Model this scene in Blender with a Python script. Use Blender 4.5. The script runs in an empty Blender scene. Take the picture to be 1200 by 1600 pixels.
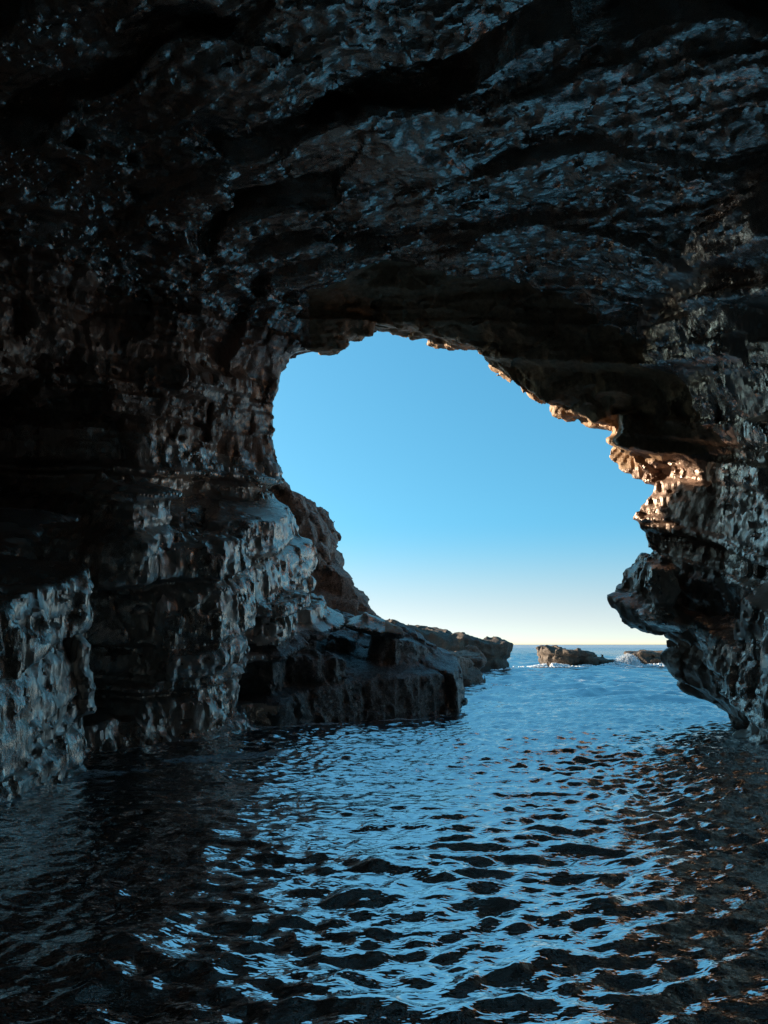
import bpy, math, time
import numpy as np
T0 = time.time()
F32 = np.float32
scene = bpy.context.scene
COL = scene.collection

# ------------------------------------------------------------------ camera
PITCH = math.radians(9.76)
EYE = 1.7
FPX = 1204.0
cp, sp = math.cos(PITCH), math.sin(PITCH)
SH = 0.3                                  # the cave mouth runs obliquely: w = y + SH*x is constant along it

def ray(px, py):
    a = (px - 600.0) / FPX; b = (800.0 - py) / FPX
    return (a, cp - b * sp, sp + b * cp)

def at_w(px, py, w):
    d = ray(px, py); t = w / (d[1] + SH * d[0])
    return (d[0] * t, d[1] * t, EYE + d[2] * t)

cam = bpy.data.cameras.new("camera")
camo = bpy.data.objects.new("camera", cam)
COL.objects.link(camo)
camo.location = (0, 0, EYE)
camo.rotation_euler = (math.pi / 2 + PITCH, 0, 0)
cam.sensor_fit = 'VERTICAL'; cam.sensor_height = 24.0
cam.lens = 24.0 * FPX / 1600.0
cam.clip_start = 0.05; cam.clip_end = 20000
scene.camera = camo

# ------------------------------------------------------------------ noise
rng = np.random.default_rng(7)
NT = 64
TAB = rng.random((NT, NT, NT), dtype=F32) * 2 - 1
TABF = TAB.ravel()
RND = rng.random(65536, dtype=F32)

def vnoise(x, y, z):
    fx, fy, fz = np.floor(x), np.floor(y), np.floor(z)
    ix, iy, iz = fx.astype(np.int32), fy.astype(np.int32), fz.astype(np.int32)
    x = (x - fx).astype(F32); y = (y - fy).astype(F32); z = (z - fz).astype(F32)
    x = x * x * (3 - 2 * x); y = y * y * (3 - 2 * y); z = z * z * (3 - 2 * z)
    M = NT - 1
    x0 = (ix & M) * (NT * NT); x1 = ((ix + 1) & M) * (NT * NT)
    y0 = (iy & M) * NT; y1 = ((iy + 1) & M) * NT
    z0 = iz & M; z1 = (iz + 1) & M
    def g(a, b, c): return TABF[a + b + c]
    a = g(x0, y0, z0); a = a + (g(x1, y0, z0) - a) * x
    b = g(x0, y1, z0); b = b + (g(x1, y1, z0) - b) * x
    a = a + (b - a) * y
    c = g(x0, y0, z1); c = c + (g(x1, y0, z1) - c) * x
    b = g(x0, y1, z1); b = b + (g(x1, y1, z1) - b) * x
    c = c + (b - c) * y
    return a + (c - a) * z

def rnoise(x, y, z, f, seed=0.0):
    """value noise in a rotated frame"""
    return vnoise((x * .80 + y * .60) * f + 11.3 + seed * 7.7, (y * .80 - x * .60) * f * .9 + z * f * .43 + 3.1 + seed * 3.3,
                  (z * .9 - y * .26 + x * .35) * f + 5.7 + seed * 5.1)

def hsh(a, b, c=0):
    a = np.asarray(a); b = np.asarray(b)
    h = (a.astype(np.int64) * 73856093) ^ (b.astype(np.int64) * 19349663) ^ (np.asarray(c).astype(np.int64) * 83492791)
    h = (h ^ (h >> 13)) & 0xFFFF
    return RND[h]

def facets(x, y, z, f, g, seed, sq=.75):
    """chipped rock: every Worley cell is a small plane with a lean of its own"""
    x = x * f; y = y * f; z = z * f * sq
    ix = np.floor(x).astype(np.int32); iy = np.floor(y).astype(np.int32); iz = np.floor(z).astype(np.int32)
    best = np.full(x.shape, 1e9, dtype=F32); out = np.zeros(x.shape, dtype=F32)
    fx = (x - ix > .5).astype(np.int32) * 2 - 1; fy = (y - iy > .5).astype(np.int32) * 2 - 1; fz = (z - iz > .5).astype(np.int32) * 2 - 1
    for a in (0, 1):
        for b in (0, 1):
            for c in (0, 1):
                jx = ix + a * fx; jy = iy + b * fy; jz = iz + c * fz
                h = ((jx * 73856093) ^ (jy * 19349663) ^ (jz * 83492791) ^ (seed * 7919)); h = h ^ (h >> 13)
                rx = RND[h & 0xFFFF]; ry = RND[(h * 31 + 7) & 0xFFFF]; rz = RND[(h * 57 + 3) & 0xFFFF]
                dx = x - jx - .15 - .7 * rx; dy = y - jy - .15 - .7 * ry; dz = z - jz - .15 - .7 * rz
                d2 = dx * dx + dy * dy + dz * dz
                m = d2 < best
                v = (RND[(h * 11 + 5) & 0xFFFF] - .5) * dx + (RND[(h * 13 + 9) & 0xFFFF] - .5) * dy + (RND[(h * 17 + 1) & 0xFFFF] - .5) * dz + .5 * (RND[(h * 19 + 2) & 0xFFFF] - .5)
                best = np.where(m, d2, best); out = np.where(m, v, out)
    return (out * (2 * g / f)).astype(F32)

def sstep(a, b, x):
    t = np.clip((x - a) / (b - a), 0, 1)
    return t * t * (3 - 2 * t)

# beds dip towards the cave's inside
DIP = math.radians(16)
NB = (0.10, -math.sin(DIP), math.cos(DIP))
_e = [-14.0]
while _e[-1] < 40:
    _e.append(_e[-1] + 0.28 + 0.85 * float(rng.random()) ** 1.4)
EDGES = np.array(_e, dtype=F32)

def detail(x, y, z, amp=1.0, fine=True):
    # the worn ledge by the water is less broken than the walls
    low = 1 - .25 * sstep(17.0, 18.5, y) * sstep(-2.6, -1.2, x) * sstep(3.4, 2.6, z) * sstep(4, 3, x)
    wx = rnoise(x, y, z, .55, 1); wy = rnoise(x, y, z, .55, 2); wz = rnoise(x, y, z, .5, 3)
    qx = x + .35 * wx; qy = y + .35 * wy; qz = z + .16 * wz
    s = qx * NB[0] + qy * NB[1] + qz * NB[2]
    k = np.searchsorted(EDGES, s)
    k = np.clip(k, 1, len(EDGES) - 1)
    es = np.minimum(s - EDGES[k - 1], EDGES[k] - s)
    t1 = qx * .55 + qy * .83 + .12 * qz; t2 = -qx * .83 + qy * .55
    w_ = y + SH * x
    ceil = sstep(8.0, 9.4, z + .25 * wx) * sstep(19.3, 17.5, w_)
    out = sstep(20.5, 23.0, w_)
    lip = sstep(17, 19, w_) * sstep(5.0, 7.0, z) * (1 - out)
    soft = .55 + .45 * rnoise(x, y, z, .33, 9)
    lw = sstep(-1.0, -2.0, x) * sstep(6.2, 5.4, z) * (1 - out)      # the big blocks by the water keep their faces
    def bed(kk):
        """what one bed adds: its own set-back, that of its blocks, and the lean of their faces"""
        z0_ = 0 * kk
        wj = .9 + 1.7 * hsh(kk, 3 + z0_)
        u = t1 / wj + 9 * hsh(kk, 5 + z0_); c = np.floor(u); e = np.minimum(u - c, 1 - u + c) * wj
        v = (.56 - .26 * lw) * (hsh(kk, c) - .5) * (1 - .55 * ceil) * (.5 + soft) + (.54 - .28 * ceil - .04 * lw) * (1 - .6 * out) * (1 - .5 * lip) * (hsh(kk, 2 + z0_) - .5)
        v = v + .22 * (1 - .6 * ceil) * ((hsh(kk, c, 31) - .5) * (u - c - .5) * wj + (hsh(kk, c, 57) - .5) * (s - EDGES[np.clip(kk - 1, 0, 9999)]) * 1.2)
        return v, e
    BW = .10
    kn = np.clip(np.where(s - EDGES[k - 1] < EDGES[k] - s, k - 1, k + 1), 1, len(EDGES) - 1)
    d, e1 = bed(k)
    dn, _ = bed(kn)
    mixw = .5 * np.clip(1 - es / BW, 0, 1)
    d = d + (dn - d) * mixw
    d = d - (.07 + .10 * lw) * np.exp(-(es / (.05 + .03 * lw)) ** 2) - (1 - ceil) * .05 * np.exp(-(e1 / .04) ** 2)
    d = d + .24 * (1 - .4 * lw) * rnoise(x, y, z, .37, 4)
    # the same fracturing again at hand-span scale
    s2 = (s + .05 * wy) * 3.3
    k2 = np.clip(np.searchsorted(EDGES, s2), 1, len(EDGES) - 1)
    es2 = np.minimum(s2 - EDGES[k2 - 1], EDGES[k2] - s2) / 3.3
    wj2 = .14 + .34 * hsh(k2, 13 + 0 * k2)
    v1 = (t1 + .10 * wz) / wj2 + 9 * hsh(k2, 15 + 0 * k2); v2 = 0 * v1
    B2 = hsh(k2, np.floor(v1), np.floor(v2) + 77)
    kn2 = np.clip(np.where(s2 - EDGES[k2 - 1] < EDGES[k2] - s2, k2 - 1, k2 + 1), 1, len(EDGES) - 1)
    m2 = .5 * np.clip(1 - es2 / .05, 0, 1)
    l2 = hsh(k2, 12 + 0 * k2); l2 = l2 + (hsh(kn2, 12 + 0 * k2) - l2) * m2
    d = d + (.07 - .02 * ceil) * (B2 - .5) * (1 - 2 * m2) + .05 * (l2 - .5) - .02 * np.exp(-(es2 / .03) ** 2)
    a = qx * .86 - qy * .51; b = qx * .51 + qy * .86
    # upright flutes on the walls
    fl = 1 - np.abs(vnoise(qx * 2.2 + 4 + .8 * wz, qy * 2.2, qz * .45 + 2))
    fl2 = 1 - np.abs(vnoise(qx * 5.6 + 1, qy * 5.6 + .7 * wx, qz * 1.2))
    d = d + (1 - ceil) * ((.05 + .03 * out) * (fl - .6) + .035 * (fl2 - .6))
    # plates and streaks on the ceiling, drawn out along the strike
    c1_ = 1 - np.abs(vnoise(a * .55 + 2, b * 1.9 + .7 * wz, qz * 1.2 + 7))
    c2_ = 1 - np.abs(vnoise(a * 1.5 + 8, b * 4.2, qz * 3 + 1))
    c3_ = 1 - np.abs(vnoise(a * 2.6 + 3 * wx, b * 11 + 2, qz * 7 + 1))
    d = d + ceil * (.20 * (c1_ - .6) + .13 * (c2_ - .6) + .06 * (c3_ - .6))
    # broken plate edges: the roof steps up towards the viewer, the risers turned from the light
    sb = (b * .95 - a * .10 + .9 * rnoise(x, y, z * .3, .30, 12) + .45 * wx * .8) / 2.1
    kb = np.floor(sb); saw = (sb - kb)
    off = hsh(kb, 3 + 0 * kb, np.floor((a + 2.1 * wz) / 3.1 + 7 * hsh(kb, 4 + 0 * kb)))
    prof = np.exp(-(1 - saw) * 2.4) * sstep(1.0, .95, saw)
    d = d - ceil * (.15 + .75 * off ** 1.5) * prof
    d = d + .05 * rnoise(x, y, z, 1.15, 5) + .035 * rnoise(x, y, z, 2.4, 6)
    d = d + (.14 - .05 * lw + .26 * out + .14 * lip) / .17 * facets(np.where(ceil > .5, a * .45, qx), np.where(ceil > .5, b * 1.3, qy), qz, 1.5, .17, 1)
    if fine:
        vz = np.where((ceil > .5) | (out > .5), 1.0, .42)            # wall chips are tall and narrow, along the joints
        d = d + (.6 + .4 * (vz > .5)) * (1 - .4 * ceil) * facets(x + .09 * wx, y, z * vz, 4.2, .15, 2) + (.42 + .3 * (vz > .5)) * facets(x, y + .07 * wz, z * vz, 9.5, .15, 3)
        d = d + .05 * (1 - 2 * np.abs(rnoise(x, y, z * .5 + y * .2, 3.1, 14))) * (1 - ceil)
        d = d + .022 * (1 - 2 * np.abs(rnoise(x, y, z, 4.7, 7))) + .03 * rnoise(x, y, z, 8.5, 8)
        fl3 = 1 - np.abs(vnoise(qx * 11 + 1, qy * 11 + wx, qz * 2.6))
        d = d + (1 - ceil) * (.045 - .015 * lw) * (fl3 - .6)
    return (amp * low * (1 - .25 * lip) * (d - .10) * (1 - .2 * out)).astype(F32)

def detail_sea_rock(x, y, z):
    """pitted, low reef rock"""
    d = .35 * rnoise(x, y, z, .45, 4) + .22 * rnoise(x, y, z, 1.1, 5) + .16 * (1 - 2 * np.abs(rnoise(x, y, z, 1.9, 6)))
    d = d + .09 * rnoise(x, y, z, 3.7, 7)
    s = z + .15 * rnoise(x, y, z, .5, 2)
    d = d - .16 * np.exp(-((s - .75) / .12) ** 2) - .08 * np.exp(-((s - 1.3) / .08) ** 2)
    return d.astype(F32)

# ------------------------------------------------------------------ signed distances
def sd_poly(px, py, pts):
    pts = np.asarray(pts, dtype=F32)
    n = len(pts)
    d = np.full(px.shape, 1e9, dtype=F32); inside = np.zeros(px.shape, dtype=bool)
    j = n - 1
    for i in range(n):
        ax, ay = pts[j]; bx, by = pts[i]
        ex, ey = bx - ax, by - ay
        wx, wy = px - ax, py - ay
        t = np.clip((wx * ex + wy * ey) / (ex * ex + ey * ey + 1e-12), 0, 1)
        dx, dy = wx - ex * t, wy - ey * t
        d = np.minimum(d, dx * dx + dy * dy)
        cond = ((ay > py) != (by > py))
        xi = ax + (py - ay) * ex / (ey if abs(ey) > 1e-9 else 1e-9)
        inside ^= cond & (px < xi)
        j = i
    d = np.sqrt(d)
    return np.where(inside, -d, d).astype(F32)

# the mouth, traced where it stands (plane w = 19.6)
MOUTH_PX = [(380, 1500), (385, 1130), (420, 1000), (470, 930), (468, 850), (450, 780), (432, 728), (427, 690), (429, 640), (446, 592), (474, 563), (530, 562), (550, 546),
            (578, 540), (586, 521), (620, 524), (655, 531), (700, 545), (742, 555), (764, 580), (800, 592), (818, 612), (870, 628),
            (912, 640), (918, 660), (953, 664), (960, 703), (985, 730), (1015, 748), (1042, 757), (1020, 795), (983, 835),
            (998, 870), (996, 905), (984, 920), (990, 945), (1016, 968), (1036, 974), (1040, 990), (1052, 1000), (1060, 1040),
            (1085, 1070), (1118, 1095), (1142, 1132), (1150, 1200), (1150, 1500)]
MOUTH_PX = [(a - (16 if a > 1000 and 725 < b < 800 else 0), b - (15 if b < 700 and 470 < a < 780 else 0) + (10 if 860 < a < 970 and b < 710 else 0)) for a, b in MOUTH_PX]
MOUTH = [(p[0], p[2]) for p in (at_w(a, b, 19.6) for a, b in MOUTH_PX)]
SECT = [
 (-15.0, [(-1, -3), (-1.5, 1), (0, 2), (1.5, 1), (1, -3)]),
 (-9.0, [(-5, -3), (-5.5, 3), (-3, 7), (0, 8), (4, 7), (6, 3), (5.5, -3)]),
 (0.0, [(-5.6, -3), (-6, 3), (-8, 5), (-8.8, 8), (-6, 10), (0, 10.8), (5, 10.5), (7, 8), (7, 3), (6.5, -3)]),
 (8.0, [(-5.2, -3), (-5.2, 0), (-5.5, 1.5), (-6.0, 3.0), (-8.0, 4.0), (-13.0, 4.6), (-14.0, 6.9), (-8.7, 7.5), (-8.8, 9.6), (-6, 10.5), (0, 10.9),
        (4, 10.6), (6.0, 9.8), (6.7, 8), (6.9, 5), (6.6, 2), (6.2, 0), (6.1, -3)]),
 (12.0, [(-5.6, -3), (-5.6, 0), (-5.8, 2.2), (-6.0, 3.2), (-6.8, 4.1), (-12.5, 4.7), (-13.8, 6.8), (-7.8, 7.4), (-8.1, 9.9), (-6, 10.5), (0, 10.9),
         (4, 10.4), (6.1, 9.4), (6.6, 8), (6.7, 5), (6.4, 2), (6.1, 0), (6.0, -3)]),
 (14.7, [(-4.4, -3), (-4.4, 0), (-4.6, 2), (-4.9, 3.6), (-6.5, 4.2), (-12.0, 4.9), (-13.0, 6.6), (-10.5, 7.3), (-6.2, 7.5), (-6.2, 9.7), (-4.3, 10.45), (0, 10.8),
         (3.4, 10.3), (5.7, 9.1), (6.5, 7.7), (6.9, 5), (6.7, 2), (6.4, 0), (6.3, -3)]),
 (15.5, [(-3.7, -3), (-3.7, 0), (-3.9, 2), (-4.2, 3.8), (-5.4, 4.6), (-6.1, 5.2), (-6.2, 6.9), (-5.5, 7.7), (-5.3, 9.6), (-3.5, 10.4), (0, 10.75),
         (3.2, 10.2), (5.5, 9.0), (6.5, 7.5), (7.0, 5), (6.9, 2), (6.5, 0), (6.4, -3)]),
 (16.0, [(-3.5, -3), (-3.5, 0), (-3.6, 2), (-4.0, 3.8), (-4.9, 4.6), (-5.5, 5.2), (-5.6, 6.9), (-4.9, 7.8), (-4.9, 9.6), (-3, 10.4), (0, 10.7),
         (3, 10.2), (5.4, 8.9), (6.5, 7.4), (7.0, 5), (6.9, 2), (6.6, 0), (6.5, -3)]),
 (18.2, None),
 (19.6, MOUTH),
 (21.2, MOUTH),
]
GX0, GX1, GZ0, GZ1, GH = -20.0, 18.0, -3.0, 20.0, .1
gx = np.arange(GX0, GX1, GH, dtype=F32); gz = np.arange(GZ0, GZ1, GH, dtype=F32)
GXX, GZZ = np.meshgrid(gx, gz, indexing='ij')
SW = np.array([s[0] for s in SECT], dtype=F32)
SS = []
for w_, poly in SECT:
    SS.append(None if poly is None else sd_poly(GXX, GZZ, poly))
im = [i for i, s in enumerate(SECT) if s[1] is None][0]
SS[im] = .55 * (SS[im + 1]) + .45 * SS[im - 1] - .35
SS[-1] = SS[-1] - .7
SS = np.stack(SS)

def void_sd(x, w, z):
    i = np.clip(np.searchsorted(SW, w) - 1, 0, len(SW) - 2)
    t = np.clip((w - SW[i]) / (SW[i + 1] - SW[i]), 0, 1).astype(F32)
    fx = np.clip((x - GX0) / GH, 0, len(gx) - 1.001); fz = np.clip((z - GZ0) / GH, 0, len(gz) - 1.001)
    ix = fx.astype(np.int32); iz = fz.astype(np.int32)
    fx = (fx - ix).astype(F32); fz = (fz - iz).astype(F32)
    def samp(j):
        a = SS[j, ix, iz] * (1 - fx) + SS[j, ix + 1, iz] * fx
        b = SS[j, ix, iz + 1] * (1 - fx) + SS[j, ix + 1, iz + 1] * fx
        return a * (1 - fz) + b * fz
    return samp(i) * (1 - t) + samp(i + 1) * t

# extra rock masses: plan outline + sloping top (+ sloping underside)
PR = []
def prism(plan, z0, grad=(0, 0), ref=(0, 0), bottom=None, taper=0.0):
    PR.append(('plan', np.array(plan, dtype=F32), z0, grad, ref, bottom, taper))
def wedge(xz, y0, y1, skew=0.0):
    PR.append(('xz', np.array(xz, dtype=F32), y0, y1, skew))

# blocks of the inner wall
prism([(-6.8, 6.0), (-4.2, 7.0), (-3.95, 10.5), (-4.3, 11.2), (-6.0, 11.35), (-7.5, 9)], 2.75, (0, .27), (-4.2, 11), taper=.10)
prism([(-8.0, 6.0), (-5.15, 7.5), (-4.95, 10.2), (-5.6, 10.7), (-8, 10)], 3.45, (0.1, .2), (-5, 10), taper=.06)
prism([(-4.75, 12.9), (-4.15, 13.1), (-3.5, 14.4), (-4.4, 15.2), (-6.2, 13.8)], 4.5, (-.5, .15), (-4.3, 13.6), bottom=2.7, taper=.08)
prism([(-5.6, 13.35), (-4.0, 13.55), (-3.05, 14.4), (-2.7, 15.5), (-3.0, 16.6), (-5.0, 16.5)], 3.75, (0, .24), (-3, 15.3), taper=.03)
prism([(-4.0, 16.0), (-2.75, 16.3), (-2.35, 17.5), (-2.2, 19.2), (-4.5, 19.5)], 4.6, (-.25, .30), (-2.8, 17.5), taper=.08)
prism([(-4.5, 18.3), (-2.35, 18.6), (-1.9, 19.6), (-1.6, 21.5), (-4.5, 22.5)], 5.6, (-.4, .25), (-2.4, 19.5), taper=.18)
prism([(-3.2, 16.3), (-2.15, 16.5), (-1.75, 17.5), (-1.9, 18.6), (-3.2, 18.6)], 2.6, (0, .25), (-2.2, 17.5), taper=.06)
prism([(-2.8, 17.8), (-1.45, 18.2), (-1.15, 19.3), (-1.4, 20.4), (-3.0, 20.4)], 2.75, (0, .25), (-1.9, 19), taper=.10)
# sloping foot of the wall
prism([(-5.7, 9.5), (-4.9, 11.6), (-4.4, 13.2), (-3.3, 14.2), (-2.35, 16.6), (-2.5, 18.5), (-5.5, 18)], .35, (-.45, .10), (-3.6, 14.5), taper=.35)
# ledge and its knob
prism([(-4, 16.6), (-2.5, 17.0), (-.9, 17.9), (.6, 18.6), (1.72, 19.3), (1.9, 20.2), (1.6, 22), (-4, 24)], 1.40, (-.27, .26), (-.5, 18.5), taper=.10)
prism([(-3.4, 18.2), (-1.5, 18.7), (-.3, 19.6), (-.2, 21.5), (-3.4, 23)], 2.05, (-.22, .27), (-1.0, 19.5), taper=.12)
prism([(-.8, 18.9), (.4, 18.9), (1.35, 19.5), (1.75, 20.4), (1.1, 21.6), (-.6, 21.8)], 2.3, (-.42, .05), (.2, 20), taper=.12)
prism([(.2, 19.9), (.9, 19.9), (1.15, 20.6), (.8, 21.2), (.1, 21.1)], 2.3, (-.35, .0), (.5, 20.4), taper=.04)
# brown outcrop behind the ledge, then the cliff beyond the mouth
prism([(-6, 28), (2.6, 30.5), (3.9, 32.5), (4.05, 34.5), (2.8, 37), (-6, 38)], 1.25, (-.14, .03), (3, 33), taper=-.10)
wedge([(-30, -3), (.9, -3), (.5, 1.3), (-.05, 2.2), (-.65, 2.85), (-1.3, 3.8), (-2.0, 4.7), (-2.15, 6.0), (-2.7, 6.7), (-3.8, 7.4), (-4.8, 8.0), (-6, 8.6), (-9, 9.4), (-30, 10.5)], 25.8, 37, .0)

def rim_block(px, w0, w1):
    q = [at_w(a, b, w0 + .25) for a, b in px]
    PR.append(('rim', np.array([(p[0], p[2]) for p in q], dtype=F32), w0, w1))
rim_block([(922, 622), (1062, 618), (1066, 570), (930, 575)], 18.5, 20.4)
rim_block([(850, 578), (968, 590), (985, 545), (870, 545)], 18.9, 20.4)
rim_block([(760, 548), (800, 566), (850, 570), (860, 530), (770, 520)], 19.2, 20.5)
rim_block([(972, 680), (1010, 712), (1040, 720), (1062, 640), (968, 640)], 18.6, 20.2)
rim_block([(1006, 915), (1024, 940), (1050, 945), (1085, 890), (1060, 830), (1015, 835), (1005, 880)], 17.6, 20.0)

KNOBS = [at_w(567, 556, w_) for w_ in (17.4, 18.0, 18.6, 19.2, 19.8, 20.4, 21.0, 21.5, 22.0, 22.5)]
def rock_f(x, y, z, front=True):
    w = y + SH * x
    f = -void_sd(x, w, z)
    f = np.maximum(f, (w - 20.5 - .12 * z) * .9)
    if y.max() > 16 and y.min() < 23:
        for kx_, ky_, kz_ in KNOBS:
            f = np.maximum(f, .62 - np.sqrt((x - kx_) ** 2 + (y - ky_) ** 2 + (z - kz_) ** 2))
    f = np.maximum(f, z - (16.5 + .12 * x * 0))
    f = np.maximum(f, np.maximum(np.abs(x + 1) - 17, -(y + 16)))
    for p in PR:
        if p[0] == 'plan':
            _, pts, z0, g, ref, bottom, taper = p
            m = 1.5
            if x.max() < pts[:, 0].min() - m or x.min() > pts[:, 0].max() + m or y.max() < pts[:, 1].min() - m or y.min() > pts[:, 1].max() + m:
                continue
            top = (z - (z0 + g[0] * (x - ref[0]) + g[1] * (y - ref[1]))) / math.sqrt(1 + g[0] ** 2 + g[1] ** 2)
            d = np.maximum(sd_poly(x, y, pts) + taper * (z - 0.5), top)
            if bottom is not None:
                d = np.maximum(d, bottom - z)
        elif p[0] == 'rim':
            _, pts, w0, w1 = p
            if w.max() < w0 - 1.5 or w.min() > w1 + 1.5:
                continue
            d = np.maximum(sd_poly(x, z, pts), np.maximum(w0 - w, w - w1))
        else:
            _, pts, y0, y1, skew = p
            if y.max() < y0 - 1.5 or y.min() > y1 + 1.5:
                continue
            d = np.maximum(sd_poly(x, z, pts), np.maximum(y0 - y, y - y1))
        k = .12
        h = np.clip(.5 + .5 * (f - d) / k, 0, 1)
        f = f * (1 - h) + d * h - k * h * (1 - h)
    return f.astype(F32)

# ------------------------------------------------------------------ surface nets
def voxel_surface(lo, hi, h, fun, det, band=1.15):
    xs = np.arange(lo[0], hi[0] + h * .5, h, dtype=F32); ys = np.arange(lo[1], hi[1] + h * .5, h, dtype=F32); zs = np.arange(lo[2], hi[2] + h * .5, h, dtype=F32)
    V = np.empty((len(ys), len(xs), len(zs)), dtype=F32)
    XX, ZZ = np.meshgrid(xs, zs, indexing='ij')
    XX = XX.ravel(); ZZ = ZZ.ravel()
    for j, yv in enumerate(ys):
        YY = np.full_like(XX, yv)
        f = fun(XX, YY, ZZ)
        m = np.abs(f) < band
        if m.any():
            f[m] -= det(XX[m], YY[m], ZZ[m])
        V[j] = f.reshape(len(xs), len(zs))
    V = V.transpose(1, 0, 2)
    S = V < 0
    # open the solid: slivers and necks a few centimetres thick would have broken off long ago
    def grow(A, op):
        R = A.copy()
        for ax in range(3):
            lo_ = [slice(None)] * 3; hi_ = [slice(None)] * 3
            lo_[ax] = slice(0, -1); hi_[ax] = slice(1, None)
            lo_, hi_ = tuple(lo_), tuple(hi_)
            if op == 'and': R[lo_] &= A[hi_]; R[hi_] &= A[lo_]
            else: R[lo_] |= A[hi_]; R[hi_] |= A[lo_]
        return R
    D = grow(grow(S, 'and'), 'and')
    for _ in range(4): D = grow(D, 'or')
    V[S & ~D] = h * .25
    S = V < 0
    nx, ny, nz = V.shape
    c = [S[a:nx - 1 + a, b:ny - 1 + b, d:nz - 1 + d] for a in (0, 1) for b in (0, 1) for d in (0, 1)]
    cnt = np.zeros((nx - 1, ny - 1, nz - 1), dtype=np.int8)
    for q in c: cnt += q
    act = (cnt > 0) & (cnt < 8)
    I, J, K = np.nonzero(act)
    idx = np.full(act.shape, -1, dtype=np.int32); idx[I, J, K] = np.arange(len(I))
    off = [(a, b, d) for a in (0, 1) for b in (0, 1) for d in (0, 1)]
    vals = np.stack([V[I + a, J + b, K + d] for a, b, d in off], 1)
    acc = np.zeros((len(I), 3), dtype=F32); n = np.zeros(len(I), dtype=F32)
    for p in range(8):
        for q in range(p + 1, 8):
            A, Bo = np.array(off[p]), np.array(off[q])
            if np.abs(A - Bo).sum() != 1: continue
            va, vb = vals[:, p], vals[:, q]
            m = (va < 0) != (vb < 0)
            t = va[m] / (va[m] - vb[m])
            acc[m] += A + (Bo - A) * t[:, None]
            n[m] += 1
    acc /= n[:, None]
    P = np.stack([xs[I], ys[J], zs[K]], 1) + acc * h
    quads = []
    for ax in range(3):
        sl0 = [slice(None)] * 3; sl1 = [slice(None)] * 3
        sl0[ax] = slice(0, -1); sl1[ax] = slice(1, None)
        s0, s1 = S[tuple(sl0)], S[tuple(sl1)]
        b_, c_ = (ax + 1) % 3, (ax + 2) % 3
        E = np.nonzero(s0 != s1)
        E = np.stack(E, 1)
        ok = (E[:, b_] > 0) & (E[:, c_] > 0) & (E[:, b_] < V.shape[b_] - 1) & (E[:, c_] < V.shape[c_] - 1)
        E = E[ok]
        fl = s0[E[:, 0], E[:, 1], E[:, 2]]
        def cell(db, dc):
            q = E.copy(); q[:, b_] += db; q[:, c_] += dc
            return idx[q[:, 0], q[:, 1], q[:, 2]]
        Q = np.stack([cell(-1, -1), cell(0, -1), cell(0, 0), cell(-1, 0)], 1)
        Q[~fl] = Q[~fl][:, ::-1]
        quads.append(Q)
    Q = np.concatenate(quads)
    Q = Q[(Q >= 0).all(1)]
    return P, Q

def drop_bits(P, Q, least=3000):
    """remove crumbs that the noise cut loose from the rock"""
    lab = np.arange(len(P))
    while True:
        m = lab[Q].min(1)
        new = lab.copy()
        for k in range(4): np.minimum.at(new, Q[:, k], m)
        new = new[new]; new = new[new]
        if (new == lab).all(): break
        lab = new
    cnt = np.bincount(lab, minlength=len(P))
    return P, Q[cnt[lab[Q[:, 0]]] > .15 * cnt.max()]

def make_mesh(name, P, Q, mat, parent=None, base=(0, 0, 0), smooth=True, sharp=20):
    used = np.unique(Q)
    remap = np.full(len(P), -1, dtype=np.int32); remap[used] = np.arange(len(used))
    P = P[used] - np.array(base, dtype=F32); Q = remap[Q]
    me = bpy.data.meshes.new(name)
    me.vertices.add(len(P)); me.vertices.foreach_set('co', P.astype(F32).ravel())
    me.loops.add(Q.size); me.loops.foreach_set('vertex_index', Q.astype(np.int32).ravel())
    me.polygons.add(len(Q))
    k = Q.shape[1]
    me.polygons.foreach_set('loop_start', np.arange(0, Q.size, k, dtype=np.int32))
    me.polygons.foreach_set('loop_total', np.full(len(Q), k, dtype=np.int32))
    me.polygons.foreach_set('use_smooth', np.full(len(Q), smooth, dtype=bool))
    me.update(calc_edges=True)
    if sharp: me.set_sharp_from_angle(angle=math.radians(sharp))
    me.materials.append(mat)
    o = bpy.data.objects.new(name, me)
    COL.objects.link(o)
    if parent is not None: o.parent = parent
    else: o.location = base
    return o

# ------------------------------------------------------------------ materials
def nd(nt, kind, **kw):
    n = nt.nodes.new(kind)
    for k, v in kw.items():
        if k.startswith('i_'):
            key = k[2:]
            n.inputs[int(key) if key.isdigit() else key].default_value = v
        else: setattr(n, k, v)
    return n

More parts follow.
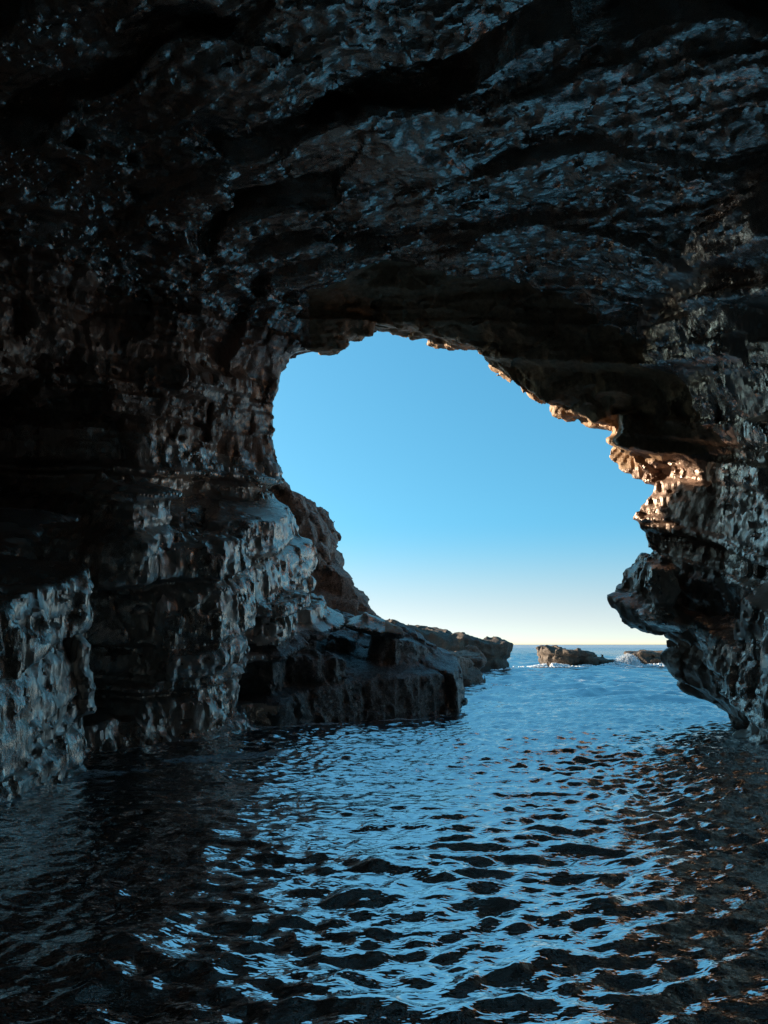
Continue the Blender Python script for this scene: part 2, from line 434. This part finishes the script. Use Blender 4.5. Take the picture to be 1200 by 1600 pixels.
def rock_material(name, c_dark, c_mid, c_light, rough=(.3, .6), spec=.6, wet=0.0, bump=1.0, stretch=(1, 1, 1), rot=(0, 0, 0), wetline=1.2, coat_ior=3.0, tint=(1.0, .84, .74)):
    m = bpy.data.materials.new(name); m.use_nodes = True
    nt = m.node_tree; nt.nodes.clear(); L = nt.links.new
    out = nd(nt, 'ShaderNodeOutputMaterial'); bs = nd(nt, 'ShaderNodeBsdfPrincipled')
    L(bs.outputs[0], out.inputs[0])
    geo = nd(nt, 'ShaderNodeNewGeometry')
    mp = nd(nt, 'ShaderNodeMapping', vector_type='TEXTURE'); mp.inputs['Scale'].default_value = tuple(1 / q for q in stretch); mp.inputs['Rotation'].default_value = rot
    L(geo.outputs['Position'], mp.inputs['Vector'])
    n1 = nd(nt, 'ShaderNodeTexNoise', i_Scale=.9, i_Detail=4.0, i_Roughness=.62)
    n2 = nd(nt, 'ShaderNodeTexNoise', i_Scale=8.0, i_Detail=5.0, i_Roughness=.72)
    L(geo.outputs['Position'], n1.inputs['Vector']); L(mp.outputs[0], n2.inputs['Vector'])
    # waver the chips' edges a little
    wv = nd(nt, 'ShaderNodeVectorMath', operation='MULTIPLY_ADD'); wv.inputs[1].default_value = (.12, .12, .12)
    L(n2.outputs['Color'], wv.inputs[0]); L(mp.outputs[0], wv.inputs[2])
    mx = nd(nt, 'ShaderNodeMath', operation='MULTIPLY_ADD'); mx.inputs[1].default_value = .5
    L(n2.outputs['Fac'], mx.inputs[0])
    hf = nd(nt, 'ShaderNodeMath', operation='MULTIPLY'); hf.inputs[1].default_value = .5
    L(n1.outputs['Fac'], hf.inputs[0]); L(hf.outputs[0], mx.inputs[2])
    cr = nd(nt, 'ShaderNodeValToRGB')
    cr.color_ramp.elements[0].position = .37; cr.color_ramp.elements[0].color = (*c_dark, 1)
    cr.color_ramp.elements[1].position = .63; cr.color_ramp.elements[1].color = (*c_light, 1)
    e = cr.color_ramp.elements.new(.5); e.color = (*c_mid, 1)
    L(mx.outputs[0], cr.inputs['Fac'])
    # wet, algae-darkened band just above the waterline
    sx = nd(nt, 'ShaderNodeSeparateXYZ'); L(geo.outputs['Position'], sx.inputs[0])
    wl = nd(nt, 'ShaderNodeMapRange'); wl.inputs['From Min'].default_value = wetline * .35; wl.inputs['From Max'].default_value = wetline
    wl.inputs['To Min'].default_value = .38; wl.inputs['To Max'].default_value = 1.0
    ad = nd(nt, 'ShaderNodeMath', operation='MULTIPLY_ADD'); ad.inputs[1].default_value = -.9
    L(n1.outputs['Fac'], ad.inputs[0]); 
    ad2 = nd(nt, 'ShaderNodeMath', operation='ADD'); ad2.inputs[1].default_value = .45
    L(sx.outputs[2], ad2.inputs[0]); L(ad2.outputs[0], ad.inputs[2]); L(ad.outputs[0], wl.inputs['Value'])
    mul = nd(nt, 'ShaderNodeMix', data_type='RGBA', blend_type='MULTIPLY'); mul.inputs['Factor'].default_value = 1
    L(cr.outputs[0], mul.inputs['A']); L(wl.outputs[0], mul.inputs['B'])
    L(mul.outputs['Result'], bs.inputs['Base Color'])
    rr = nd(nt, 'ShaderNodeMapRange'); rr.inputs['From Min'].default_value = .35; rr.inputs['From Max'].default_value = .65
    rr.inputs['To Min'].default_value = rough[0]; rr.inputs['To Max'].default_value = rough[1]
    L(n1.outputs['Fac'], rr.inputs['Value']); L(rr.outputs[0], bs.inputs['Roughness'])
    r0 = math.sqrt(spec * ((coat_ior - 1) / (coat_ior + 1)) ** 2 + (1 - spec) * .04)
    bs.inputs['IOR'].default_value = (1 + r0) / (1 - r0)
    bs.inputs['Specular Tint'].default_value = (*tint, 1)
    prev = None
    for sc_, dist, stg in ((5.5, .03, .5), (17.0, .022, .6)):
        vv = nd(nt, 'ShaderNodeTexVoronoi', feature='F1', i_Scale=sc_)
        L(wv.outputs[0], vv.inputs['Vector'])
        su = nd(nt, 'ShaderNodeVectorMath', operation='SUBTRACT'); L(wv.outputs[0], su.inputs[0]); L(vv.outputs['Position'], su.inputs[1])
        cc = nd(nt, 'ShaderNodeVectorMath', operation='SUBTRACT'); cc.inputs[1].default_value = (.5, .5, .5); L(vv.outputs['Color'], cc.inputs[0])
        dt = nd(nt, 'ShaderNodeVectorMath', operation='DOT_PRODUCT'); L(su.outputs[0], dt.inputs[0]); L(cc.outputs[0], dt.inputs[1])
        ml = nd(nt, 'ShaderNodeMath', operation='MULTIPLY'); ml.inputs[1].default_value = sc_; L(dt.outputs['Value'], ml.inputs[0])
        bp = nd(nt, 'ShaderNodeBump', i_Strength=min(1.0, stg * bump), i_Distance=dist * bump)
        L(ml.outputs[0], bp.inputs['Height'])
        if prev: L(prev.outputs[0], bp.inputs['Normal'])
        prev = bp
    b2 = nd(nt, 'ShaderNodeBump', i_Strength=.6, i_Distance=.02 * bump)
    L(n2.outputs['Fac'], b2.inputs['Height']); L(prev.outputs[0], b2.inputs['Normal'])
    L(b2.outputs[0], bs.inputs['Normal'])
    return m

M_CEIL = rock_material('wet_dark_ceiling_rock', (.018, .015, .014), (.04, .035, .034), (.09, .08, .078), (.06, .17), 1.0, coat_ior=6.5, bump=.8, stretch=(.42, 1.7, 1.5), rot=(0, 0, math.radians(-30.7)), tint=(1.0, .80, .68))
M_BROWN = rock_material('brown_banded_limestone', (.10, .06, .042), (.23, .145, .105), (.40, .275, .21), (.22, .45), .7, tint=(1.0, .74, .60), bump=1.0, stretch=(1.3, 1.3, .55))
M_GREY = rock_material('wet_grey_limestone', (.06, .05, .046), (.17, .15, .14), (.36, .335, .32), (.16, .38), 1.0, coat_ior=6.5, tint=(1.0, .83, .72), bump=.85, stretch=(1.5, 1.5, .6))
M_LEDGE = rock_material('dark_shore_rock', (.045, .036, .032), (.10, .08, .072), (.20, .165, .145), (.35, .6), .45, bump=1.7)
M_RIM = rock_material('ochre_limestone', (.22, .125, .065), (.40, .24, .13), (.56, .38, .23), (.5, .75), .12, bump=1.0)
M_CLIFF = rock_material('dry_red_brown_cliff_rock', (.15, .09, .066), (.28, .18, .135), (.40, .28, .22), (.6, .8), .08, bump=1.8)
M_SEAROCK = rock_material('pitted_reef_rock', (.035, .024, .018), (.075, .052, .036), (.14, .10, .07), (.6, .8), .05, bump=1.3, wetline=.8)

# ------------------------------------------------------------------ the cave
BASE = (0.0, 14.0, 0.0)
cave = bpy.data.objects.new('sea_cave', None); COL.objects.link(cave); cave.location = BASE
cave['label'] = 'huge dark sea cave of layered rock framing the bright opening to the sky and sea'
cave['category'] = 'cave'

LO1, HI1 = (-12.4, 6.5, -.9), (9.6, 24.4, 12.2)
LO2, HI2 = (-12.4, 24.2, -.9), (5.0, 39.0, 12.2)
P, Q = voxel_surface(LO1, HI1, .05, rock_f, detail)
P, Q = drop_bits(P, Q)
print('fine', len(P), len(Q), time.time() - T0)

def classify(P, Q):
    C = P[Q].mean(1)
    a = P[Q[:, 2]] - P[Q[:, 0]]; b = P[Q[:, 3]] - P[Q[:, 1]]
    n = np.cross(a, b); n /= np.linalg.norm(n, axis=1)[:, None] + 1e-9
    x, y, z = C.T
    w = y + SH * x
    wob = .3 * rnoise(x, y, z, .7, 3)
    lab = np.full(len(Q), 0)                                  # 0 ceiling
    left = x < -1.2 - .0 * y
    wallx = np.interp(w, [8, 12, 16, 19], [-8.0, -7.0, -4.0, -2.3])
    # the banded overhang above the recess
    lab[(x < wallx + .5 + wob) & (z < 9.9 + wob)] = 1
    lab[(x < -1.0) & (z < np.interp(w, [8, 12, 16, 19.5], [6.4, 6.4, 6.6, 6.5]) + wob) & (w < 20.6)] = 2   # block wall
    lab[(x > 5.6 + wob) & (z < 9.2 + wob)] = 3                  # right wall
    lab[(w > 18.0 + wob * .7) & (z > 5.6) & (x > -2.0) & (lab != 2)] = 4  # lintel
    lab[(w > 18.0 + wob * .7) & (z <= 5.9 + wob * .5) & (z > -2) & (x > 2.5)] = 5     # boss at the mouth
    lab[(y > 16.4) & (x > -3.4) & (z < 1.75 + .235 * (y - 18.5) - .1 * (x + .5) + .22) & (x < 2.4)] = 6
    lab[(x < 1.2) & (w > 20.7) & (lab != 6)] = 7
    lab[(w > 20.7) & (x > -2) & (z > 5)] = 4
    return lab

def tidy(P, Q, lab, k, other):
    F = np.nonzero(lab == k)[0]
    v = np.arange(len(P)); q = Q[F]
    while True:
        m_ = v[q].min(1); new = v.copy()
        for j in range(4): np.minimum.at(new, q[:, j], m_)
        new = new[new]; new = new[new]
        if (new == v).all(): break
        v = new
    cc = v[q[:, 0]]; cnt = np.bincount(cc)
    small = cc != cnt.argmax()
    lab[F[small]] = np.where(P[q[small, 0], 0] < 0, other[0], other[1])
    return lab

PARTS = [('ceiling', M_CEIL), ('overhang', M_BROWN), ('block_wall', M_GREY), ('fluted_wall', M_GREY), ('lintel', M_RIM), ('rock_boss', M_BROWN), ('ledge', M_LEDGE), ('outer_cliff', M_CLIFF)]
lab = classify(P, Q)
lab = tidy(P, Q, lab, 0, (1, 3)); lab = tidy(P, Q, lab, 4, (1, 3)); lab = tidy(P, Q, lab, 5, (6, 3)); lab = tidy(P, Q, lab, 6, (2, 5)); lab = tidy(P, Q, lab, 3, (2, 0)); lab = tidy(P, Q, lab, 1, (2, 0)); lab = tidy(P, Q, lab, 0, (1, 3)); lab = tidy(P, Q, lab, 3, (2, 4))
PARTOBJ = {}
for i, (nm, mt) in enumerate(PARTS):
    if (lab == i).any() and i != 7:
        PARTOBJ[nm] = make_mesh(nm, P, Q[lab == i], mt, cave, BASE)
P2, Q2 = drop_bits(*voxel_surface(LO2, HI2, .10, rock_f, detail))
n1 = len(P)
make_mesh('outer_cliff', np.concatenate([P, P2]), np.concatenate([Q[lab == 7], Q2 + n1]), M_CLIFF, cave, BASE)
print('cliff', len(P2), time.time() - T0)
for nm, lb in (('ceiling', 'wet black roof with silvery glints'), ('overhang', 'brown blocky band under the roof'), ('block_wall', 'wet grey wall of big stepped blocks'),
               ('fluted_wall', 'dark grooved wall beside the opening'), ('lintel', 'tan sunlit stepped rim over the opening'), ('rock_boss', 'dark bulge hanging at the edge of the opening'),
               ('ledge', 'low dark ledge running out into the water')):
    PARTOBJ[nm]['label'] = lb
# the rest of the rock mass: the cave's inner end behind the viewer and the hill over it
P3, Q3 = voxel_surface((-20.5, -17.5, -1.5), (17.5, 41, 18), .3, rock_f, lambda x, y, z: detail(x, y, z, 1.0, False))
C = P3[Q3].mean(1)
def inside(C, lo, hi, m):
    r = np.ones(len(C), dtype=bool)
    for k in range(3): r &= (C[:, k] > lo[k] + m) & (C[:, k] < hi[k] - m)
    return r
keep = ~(inside(C, LO1, HI1, .12) | inside(C, LO2, HI2, .12) | (C[:, 2] < -1.2))
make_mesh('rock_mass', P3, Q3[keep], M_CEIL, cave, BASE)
print('coarse', len(P3), time.time() - T0)

# ------------------------------------------------------------------ reefs and headland out at sea
def sea_rock(name, label, lo, hi, h, prisms, mat, group=None, cat='rock'):
    def fun(x, y, z):
        f = np.full(x.shape, 9.0, dtype=F32)
        for plan, z0, g, ref, taper in prisms:
            d = np.maximum(sd_poly(x, y, plan) + taper * z, z - (z0 + g[0] * (x - ref[0]) + g[1] * (y - ref[1])))
            f = np.minimum(f, d)
        return f
    P, Q = drop_bits(*voxel_surface(lo, hi, h, fun, detail_sea_rock))
    base = ((lo[0] + hi[0]) / 2, (lo[1] + hi[1]) / 2, 0)
    o = make_mesh(name, P, Q, mat, None, base)
    o['label'] = label; o['category'] = cat
    if group: o['group'] = group
    return o
sea_rock('rocky_headland', 'low brown headland tapering into the sea behind the cave ledge', (-8, 47, -.6), (10, 64, 4.2), .11,
         [([(-6, 50), (3, 50), (6.5, 51.2), (8.0, 52), (8.3, 53.5), (7, 56), (4, 60), (-6, 61)], 2.0, (-.16, .0), (5.5, 53), -.12),
          ([(-6, 51), (2.5, 51.5), (5.0, 53), (4, 57), (-6, 60)], 2.5, (-.13, 0.0), (3.5, 54), .2)], M_SEAROCK, cat='headland')
sea_rock('flat_islet', 'bigger dark flat-topped rocky islet just below the horizon', (11, 56, -.6), (20, 68, 2.8), .1,
         [([(12.7, 60), (14, 59.2), (16.3, 59.3), (16.8, 60.5), (16.4, 63), (14, 65), (12.8, 63)], 1.2, (-.04, 0), (14.5, 61), -.30),
          ([(15.5, 59.8), (17.6, 59.8), (18.0, 61), (17.2, 63), (15.5, 63)], .8, (-.06, 0), (16.5, 61), -.05)], M_SEAROCK, cat='islet')
sea_rock('low_islet', 'long low rocky islet running behind the right cave wall', (18, 58, -.6), (36, 69, 2.2), .11,
         [([(19.5, 62), (21, 61.2), (26, 61.2), (34, 62), (34, 66), (26, 67), (20, 65)], 1.05, (.012, 0), (20, 62), -.05)], M_SEAROCK, cat='islet')
print('reefs', time.time() - T0)

# ------------------------------------------------------------------ water
def axis(dense0, dense1, step, lo, hi, grow=1.045, cap=None):
    a = list(np.arange(dense0, dense1, step))
    s = step
    while a[-1] < hi:
        s *= grow; a.append(a[-1] + s)
    s = step; b = []
    q = dense0
    while q > lo:
        s *= grow * 1.02; q -= s; b.append(q)
    return np.array(b[::-1] + a)
wxs = axis(-6.5, 8.0, .032, -5000, 5000, 1.035)
wys = axis(3.2, 17.0, .03, -25, 9000, 1.0052)
WX, WY = np.meshgrid(wxs, wys, indexing='ij')
sxp = np.gradient(wxs); syp = np.gradient(wys)
SPC = np.maximum(sxp[:, None], syp[None, :]).astype(F32)
X = WX.astype(F32); Y = WY.astype(F32)
Z = np.zeros_like(X)
wr = np.random.default_rng(21)
wz0 = np.zeros_like(X)
DX = .22 * vnoise(X * .5, Y * .5, wz0 + 3) ; DY = .22 * vnoise(X * .5 + 9, Y * .5, wz0 + 8)
XW = X + DX; YW = Y + DY
env = .75 + .45 * vnoise(X * .23 + 3, Y * .23, wz0 + 1)
WAVE = .0046
for i in range(220):
    lam = .15 * (2.6 / .15) ** (wr.random() ** 1.15)
    th = wr.normal(0, .80) + math.pi * .5 + .12
    amp = WAVE * lam ** .95 * (.6 + .8 * wr.random()) * (1.25 if lam < .35 else .78 if lam < .7 else .33)
    kx, ky = math.cos(th) * 2 * math.pi / lam, math.sin(th) * 2 * math.pi / lam
    ph = wr.random() * 6.283
    fade = np.clip(lam / (SPC * 3.2) - .6, 0, 1)
    s_ = np.sin(kx * XW + ky * YW + ph)
    Z += (amp * fade * env) * (s_ - .35 * np.cos(2 * (kx * XW + ky * YW + ph)))
for q_, (fx_, fy_, am_) in enumerate(((.9, 2.3, .026), (2.1, 4.6, .010), (4.4, 9.0, .003))):
    fade = np.clip(1 / (fy_ * SPC * 2.2) - .6, 0, 1)
    cr_ = 1 - np.abs(vnoise(XW * fx_ + 3.7 * q_, YW * fy_ + .5 * XW * fx_, wz0 + 2.5 + q_)) * 2
    Z += am_ * fade * cr_ * np.abs(cr_) * (.7 + .5 * vnoise(X * .6 + 7, Y * .6, wz0 + 5.5))
# the open sea outside is rougher
openw = sstep(15, 34, Y)
for i in range(110):
    lam = .55 * (4.0 / .55) ** wr.random()
    th = wr.normal(0, .6) + math.pi * .5 + .2
    kx, ky = math.cos(th) * 2 * math.pi / lam, math.sin(th) * 2 * math.pi / lam
    fade = np.clip(lam / (SPC * 3.2) - .6, 0, 1) * openw
    p_ = kx * X + ky * Y + wr.random() * 6.283
    Z += ((.0050 * lam ** .8) * fade) * (np.sin(p_) - .3 * np.cos(2 * p_))
# longer swell
Z += .03 * np.sin(.9 * Y + .25 * X + 1) * np.clip(6 / (SPC * 6) - .5, 0, 1)
P = np.stack([X, Y, Z], -1).reshape(-1, 3)
nx, ny = X.shape
ii = (np.arange(nx - 1)[:, None] * ny + np.arange(ny - 1)[None, :]).ravel()
Q = np.stack([ii, ii + ny, ii + ny + 1, ii + 1], 1)

m = bpy.data.materials.new('sea_water'); m.use_nodes = True
nt = m.node_tree; L = nt.links.new
bs = nt.nodes['Principled BSDF']
bs.inputs['Base Color'].default_value = (.003, .022, .045, 1)
sy_ = nd(nt, 'ShaderNodeSeparateXYZ'); gp_ = nd(nt, 'ShaderNodeNewGeometry'); L(gp_.outputs['Position'], sy_.inputs[0])
ry_ = nd(nt, 'ShaderNodeMapRange'); ry_.inputs['From Min'].default_value = 45; ry_.inputs['From Max'].default_value = 500      # far out the chop is finer than the mesh
ry_.inputs['To Min'].default_value = .02; ry_.inputs['To Max'].default_value = .42
L(sy_.outputs[1], ry_.inputs['Value']); L(ry_.outputs[0], bs.inputs['Roughness'])
bs.inputs['IOR'].default_value = 10.0
geo = nd(nt, 'ShaderNodeNewGeometry')
mp = nd(nt, 'ShaderNodeMapping'); mp.inputs['Scale'].default_value = (.65, 1.2, 1)
L(geo.outputs['Position'], mp.inputs[0])
a1 = nd(nt, 'ShaderNodeTexNoise', i_Scale=6.0, i_Detail=2.0, i_Roughness=.5)
a2 = nd(nt, 'ShaderNodeTexNoise', i_Scale=1.6, i_Detail=5.0, i_Roughness=.6)
L(mp.outputs[0], a1.inputs[0]); L(mp.outputs[0], a2.inputs[0])
b1 = nd(nt, 'ShaderNodeBump', i_Strength=.22, i_Distance=.03)
b2 = nd(nt, 'ShaderNodeBump', i_Strength=.28, i_Distance=.2)
L(a1.outputs['Fac'], b1.inputs['Height']); L(a2.outputs['Fac'], b2.inputs['Height'])
L(b2.outputs[0], b1.inputs['Normal']); L(b1.outputs[0], bs.inputs['Normal'])
M_WATER = m
wo = make_mesh('sea_water', P, Q, M_WATER, sharp=0)
wo['kind'] = 'structure'
wo['label'] = 'rippled blue sea water running from the dark cave to the horizon'
foam = np.zeros_like(X)
fn = vnoise(X * 1.3 + 5, Y * 2.4, wz0 + 2) * .5 + vnoise(X * 4 + 5, Y * 6, wz0 + 4) * .35 + vnoise(X * 9, Y * 14, wz0 + 6) * .3
def blob(cx, cy, rx, ry, rot=0.0):
    c, s_ = math.cos(rot), math.sin(rot)
    u = ((X - cx) * c + (Y - cy) * s_) / rx; v = (-(X - cx) * s_ + (Y - cy) * c) / ry
    return np.exp(-(u * u + v * v))
FM = 1.5 * blob(-2.5, 12.4, 1.2, .38, .55) + 1.4 * blob(-3.6, 10.8, .6, .3, .4) + .9 * blob(-1.9, 16.9, 1.2, .35, .25) + .5 * blob(.6, 18.4, 1.0, .25, .4)
FM += .75 * blob(-4.4, 9.2, .5, .9, .3)
FM += 1.3 * blob(12.6, 57.8, 1.6, 1.2) + 1.2 * blob(20, 59.8, 4.5, .9) + 1.0 * blob(25, 60.4, 5, .7) + .9 * blob(8.2, 50.6, 1.3, .5) + .8 * blob(6.2, 12.6, .8, .5, 1.0)
FM += .55 * blob(9, 36, 5, .7, .1) + .5 * blob(14, 47, 6, .8)
sel = (X > -9) & (X < 12) & (Y > 7) & (Y < 40)
xs_, ys_ = X[sel], Y[sel]
o_ = np.argsort(ys_, kind='stable'); fr = np.empty(len(xs_), dtype=F32)
for c in np.array_split(o_, 40):
    fr[c] = rock_f(xs_[c], ys_[c], np.full(len(c), .02, dtype=F32)) - detail(xs_[c], ys_[c], np.full(len(c), .02, dtype=F32))
FM[sel] += .80 * np.exp(-(np.maximum(fr, 0) / .22) ** 1.3)
foam = np.clip((FM + .55 * fn - .62) * 3.2, 0, 1)
at_ = wo.data.attributes.new('foam', 'FLOAT', 'POINT'); at_.data.foreach_set('value', foam.astype(F32).ravel())
nt = M_WATER.node_tree; L = nt.links.new
fa = nd(nt, 'ShaderNodeAttribute', attribute_name='foam')
fb = nd(nt, 'ShaderNodeBsdfDiffuse'); fb.inputs['Color'].default_value = (.78, .82, .84, 1)
fx = nd(nt, 'ShaderNodeTexNoise', i_Scale=14.0, i_Detail=5.0, i_Roughness=.7); L(geo.outputs['Position'], fx.inputs[0])
fm = nd(nt, 'ShaderNodeMapRange'); fm.inputs['From Min'].default_value = .36; fm.inputs['From Max'].default_value = .56; L(fx.outputs['Fac'], fm.inputs['Value'])
fp = nd(nt, 'ShaderNodeMath', operation='MULTIPLY'); L(fa.outputs['Fac'], fp.inputs[0]); L(fm.outputs[0], fp.inputs[1])
ms = nd(nt, 'ShaderNodeMixShader'); L(fp.outputs[0], ms.inputs[0]); L(bs.outputs[0], ms.inputs[1]); L(fb.outputs[0], ms.inputs[2])
L(ms.outputs[0], nt.nodes['Material Output'].inputs[0])
mf = bpy.data.materials.new('white_spray'); mf.use_nodes = True
mb = mf.node_tree.nodes['Principled BSDF']; mb.inputs['Base Color'].default_value = (.85, .88, .9, 1); mb.inputs['Roughness'].default_value = .7
srng = np.random.default_rng(5)
ND = 15000
ang = srng.random(ND) * 6.283; rad = np.abs(srng.normal(0, .62, ND))
px_ = 18.75 + rad * np.cos(ang) * 1.15; py_ = 60.6 + rad * np.sin(ang) * .7
jet = .45 + .55 * np.abs(np.sin(ang * 2.5 + 1.3 * np.sin(ang * 4)))
hz = .95 * jet * np.exp(-(rad / .95) ** 4) * srng.random(ND) ** 1.3
hz += .10 * srng.random(ND)
k_ = srng.random(ND) < .12
px_[k_] = 17.2 + srng.normal(0, .8, k_.sum()); py_[k_] = 59.0 + srng.normal(0, .35, k_.sum()); hz[k_] = .16 * srng.random(k_.sum()) * np.exp(-((px_[k_] - 17.2) / 1.0) ** 2)
rr_ = .012 + .034 * srng.random(ND) ** 2 * (1.1 - hz / 1.6)
OV = np.array([(1, 0, 0), (-1, 0, 0), (0, 1, 0), (0, -1, 0), (0, 0, 1), (0, 0, -1)], dtype=F32)
OF = np.array([(0, 2, 4), (2, 1, 4), (1, 3, 4), (3, 0, 4), (2, 0, 5), (1, 2, 5), (3, 1, 5), (0, 3, 5)])
Ps = (np.stack([px_, py_, hz], 1)[:, None, :] + OV[None] * rr_[:, None, None]).reshape(-1, 3)
Qs = (OF[None] + (np.arange(ND) * 6)[:, None, None]).reshape(-1, 3)
sp_o = make_mesh('wave_splash', Ps, Qs, mf, None, (18.75, 60.6, 0))
fpos = []
for cx0, cy0, rx0, ry0, h0, n0_ in ((12.6, 58.7, 1.5, .35, .26, 2600), (15.2, 58.8, 1.2, .3, .16, 900), (17.4, 59.2, 1.2, .4, .30, 1800), (22.5, 60.5, 3.2, .35, .24, 3000), (28, 60.8, 3, .3, .2, 1500),
                                (8.3, 51.0, .9, .4, .16, 700), (4.2, 31.9, .5, .6, .08, 300)):
    u_ = srng.normal(0, .6, n0_); v_ = srng.normal(0, .6, n0_)
    gap = np.sin(u_ * 5 + cx0) + np.sin(u_ * 11 + 2 * cx0) > -.7
    u_, v_ = u_[gap], v_[gap]
    fpos.append(np.stack([cx0 + rx0 * u_, cy0 + ry0 * v_, .06 + h0 * srng.random(len(u_)) ** 1.5 * np.exp(-u_ ** 2 - v_ ** 2)], 1))
fpos = np.concatenate(fpos); NF = len(fpos)
fr_ = .02 + .05 * srng.random(NF)
Pf = (fpos[:, None, :] + OV[None] * np.array([1.5, 1.5, .8]) * fr_[:, None, None]).reshape(-1, 3)
Qf = (OF[None] + (np.arange(NF) * 6)[:, None, None]).reshape(-1, 3)
fo = make_mesh('sea_foam', Pf, Qf, mf, None, (15, 58, 0), sharp=0)
fo['label'] = 'broken white foam washing round the foot of the far islets'; fo['category'] = 'foam'; fo['kind'] = 'stuff'
sp_o['label'] = 'white spray of a wave breaking in the gap between the two islets'; sp_o['category'] = 'splash'; sp_o['kind'] = 'stuff'
print('water', len(P), time.time() - T0)

# ------------------------------------------------------------------ light
SUN_AZ, SUN_EL = math.radians(-63), math.radians(15)     # azimuth from +Y, negative = left
sd = (math.sin(SUN_AZ) * math.cos(SUN_EL), math.cos(SUN_AZ) * math.cos(SUN_EL), math.sin(SUN_EL))
SKY_POW, SAT0, SAT1, SKY_TINT, SKY_LOW = .46, .6, 1.31, (.84, 1.17, .97), (.90, .84, .72)
wld = bpy.data.worlds.new('World'); scene.world = wld; wld.use_nodes = True
nt = wld.node_tree; L = nt.links.new
bg = nt.nodes['Background']
sky = nd(nt, 'ShaderNodeTexSky', sky_type='NISHITA', sun_disc=False)
sky.sun_elevation = SUN_EL; sky.sun_rotation = SUN_AZ
sky.air_density = 1.0; sky.dust_density = .8; sky.ozone_density = 1.6
tc = nd(nt, 'ShaderNodeTexCoord'); sz = nd(nt, 'ShaderNodeSeparateXYZ'); L(tc.outputs['Generated'], sz.inputs[0])
# the clear air of the day: the blue reaches well down, only a thin pale band is left over the sea
zc = nd(nt, 'ShaderNodeMath', operation='MAXIMUM'); zc.inputs[1].default_value = 0.0; L(sz.outputs[2], zc.inputs[0])
zp = nd(nt, 'ShaderNodeMath', operation='POWER'); zp.inputs[1].default_value = SKY_POW; L(zc.outputs[0], zp.inputs[0])
cx_ = nd(nt, 'ShaderNodeCombineXYZ'); L(sz.outputs[0], cx_.inputs[0]); L(sz.outputs[1], cx_.inputs[1]); L(zp.outputs[0], cx_.inputs[2])
nv = nd(nt, 'ShaderNodeVectorMath', operation='NORMALIZE'); L(cx_.outputs[0], nv.inputs[0]); L(nv.outputs[0], sky.inputs[0])
hs = nd(nt, 'ShaderNodeHueSaturation')
mr = nd(nt, 'ShaderNodeMapRange', interpolation_type='SMOOTHSTEP'); mr.inputs['From Min'].default_value = .0; mr.inputs['From Max'].default_value = .16
mr.inputs['To Min'].default_value = SAT0; mr.inputs['To Max'].default_value = SAT1
L(sz.outputs[2], mr.inputs['Value']); L(mr.outputs[0], hs.inputs['Saturation'])
tn = nd(nt, 'ShaderNodeMix', data_type='RGBA', blend_type='MULTIPLY'); tn.inputs['Factor'].default_value = 1; 
tb = nd(nt, 'ShaderNodeMix', data_type='RGBA'); tb.inputs['A'].default_value = (*SKY_LOW, 1); tb.inputs['B'].default_value = (*SKY_TINT, 1)
tf = nd(nt, 'ShaderNodeMapRange', interpolation_type='SMOOTHSTEP'); tf.inputs['From Min'].default_value = .02; tf.inputs['From Max'].default_value = .17
L(sz.outputs[2], tf.inputs['Value']); L(tf.outputs[0], tb.inputs['Factor']); L(tb.outputs['Result'], tn.inputs['B'])
L(sky.outputs[0], hs.inputs['Color']); L(hs.outputs[0], tn.inputs['A']); L(tn.outputs['Result'], bg.inputs['Color'])
bg.inputs['Strength'].default_value = .11
sl = bpy.data.lights.new('sun', 'SUN'); sl.energy = 4.2; sl.angle = math.radians(.5); sl.color = (1, .84, .64)
so = bpy.data.objects.new('sun', sl); COL.objects.link(so)
from mathutils import Vector
so.rotation_euler = Vector(sd).to_track_quat('Z', 'Y').to_euler()

scene.view_settings.view_transform = 'Standard'
scene.view_settings.look = 'None'
scene.view_settings.exposure = 1.5
scene.view_settings.gamma = 1.0
cy = scene.cycles
cy.use_adaptive_sampling = True; cy.adaptive_threshold = .012; cy.adaptive_min_samples = 48
cy.use_denoising = True; cy.denoising_prefilter = 'NONE'
cy.use_guiding = True; cy.guiding_training_samples = 64; cy.surface_guiding_probability = .8; cy.guiding_roughness_threshold = .02
cy.max_bounces = 5; cy.diffuse_bounces = 1; cy.glossy_bounces = 4
cy.blur_glossy = .6
cy.sample_clamp_indirect = .6
print('script', time.time() - T0)
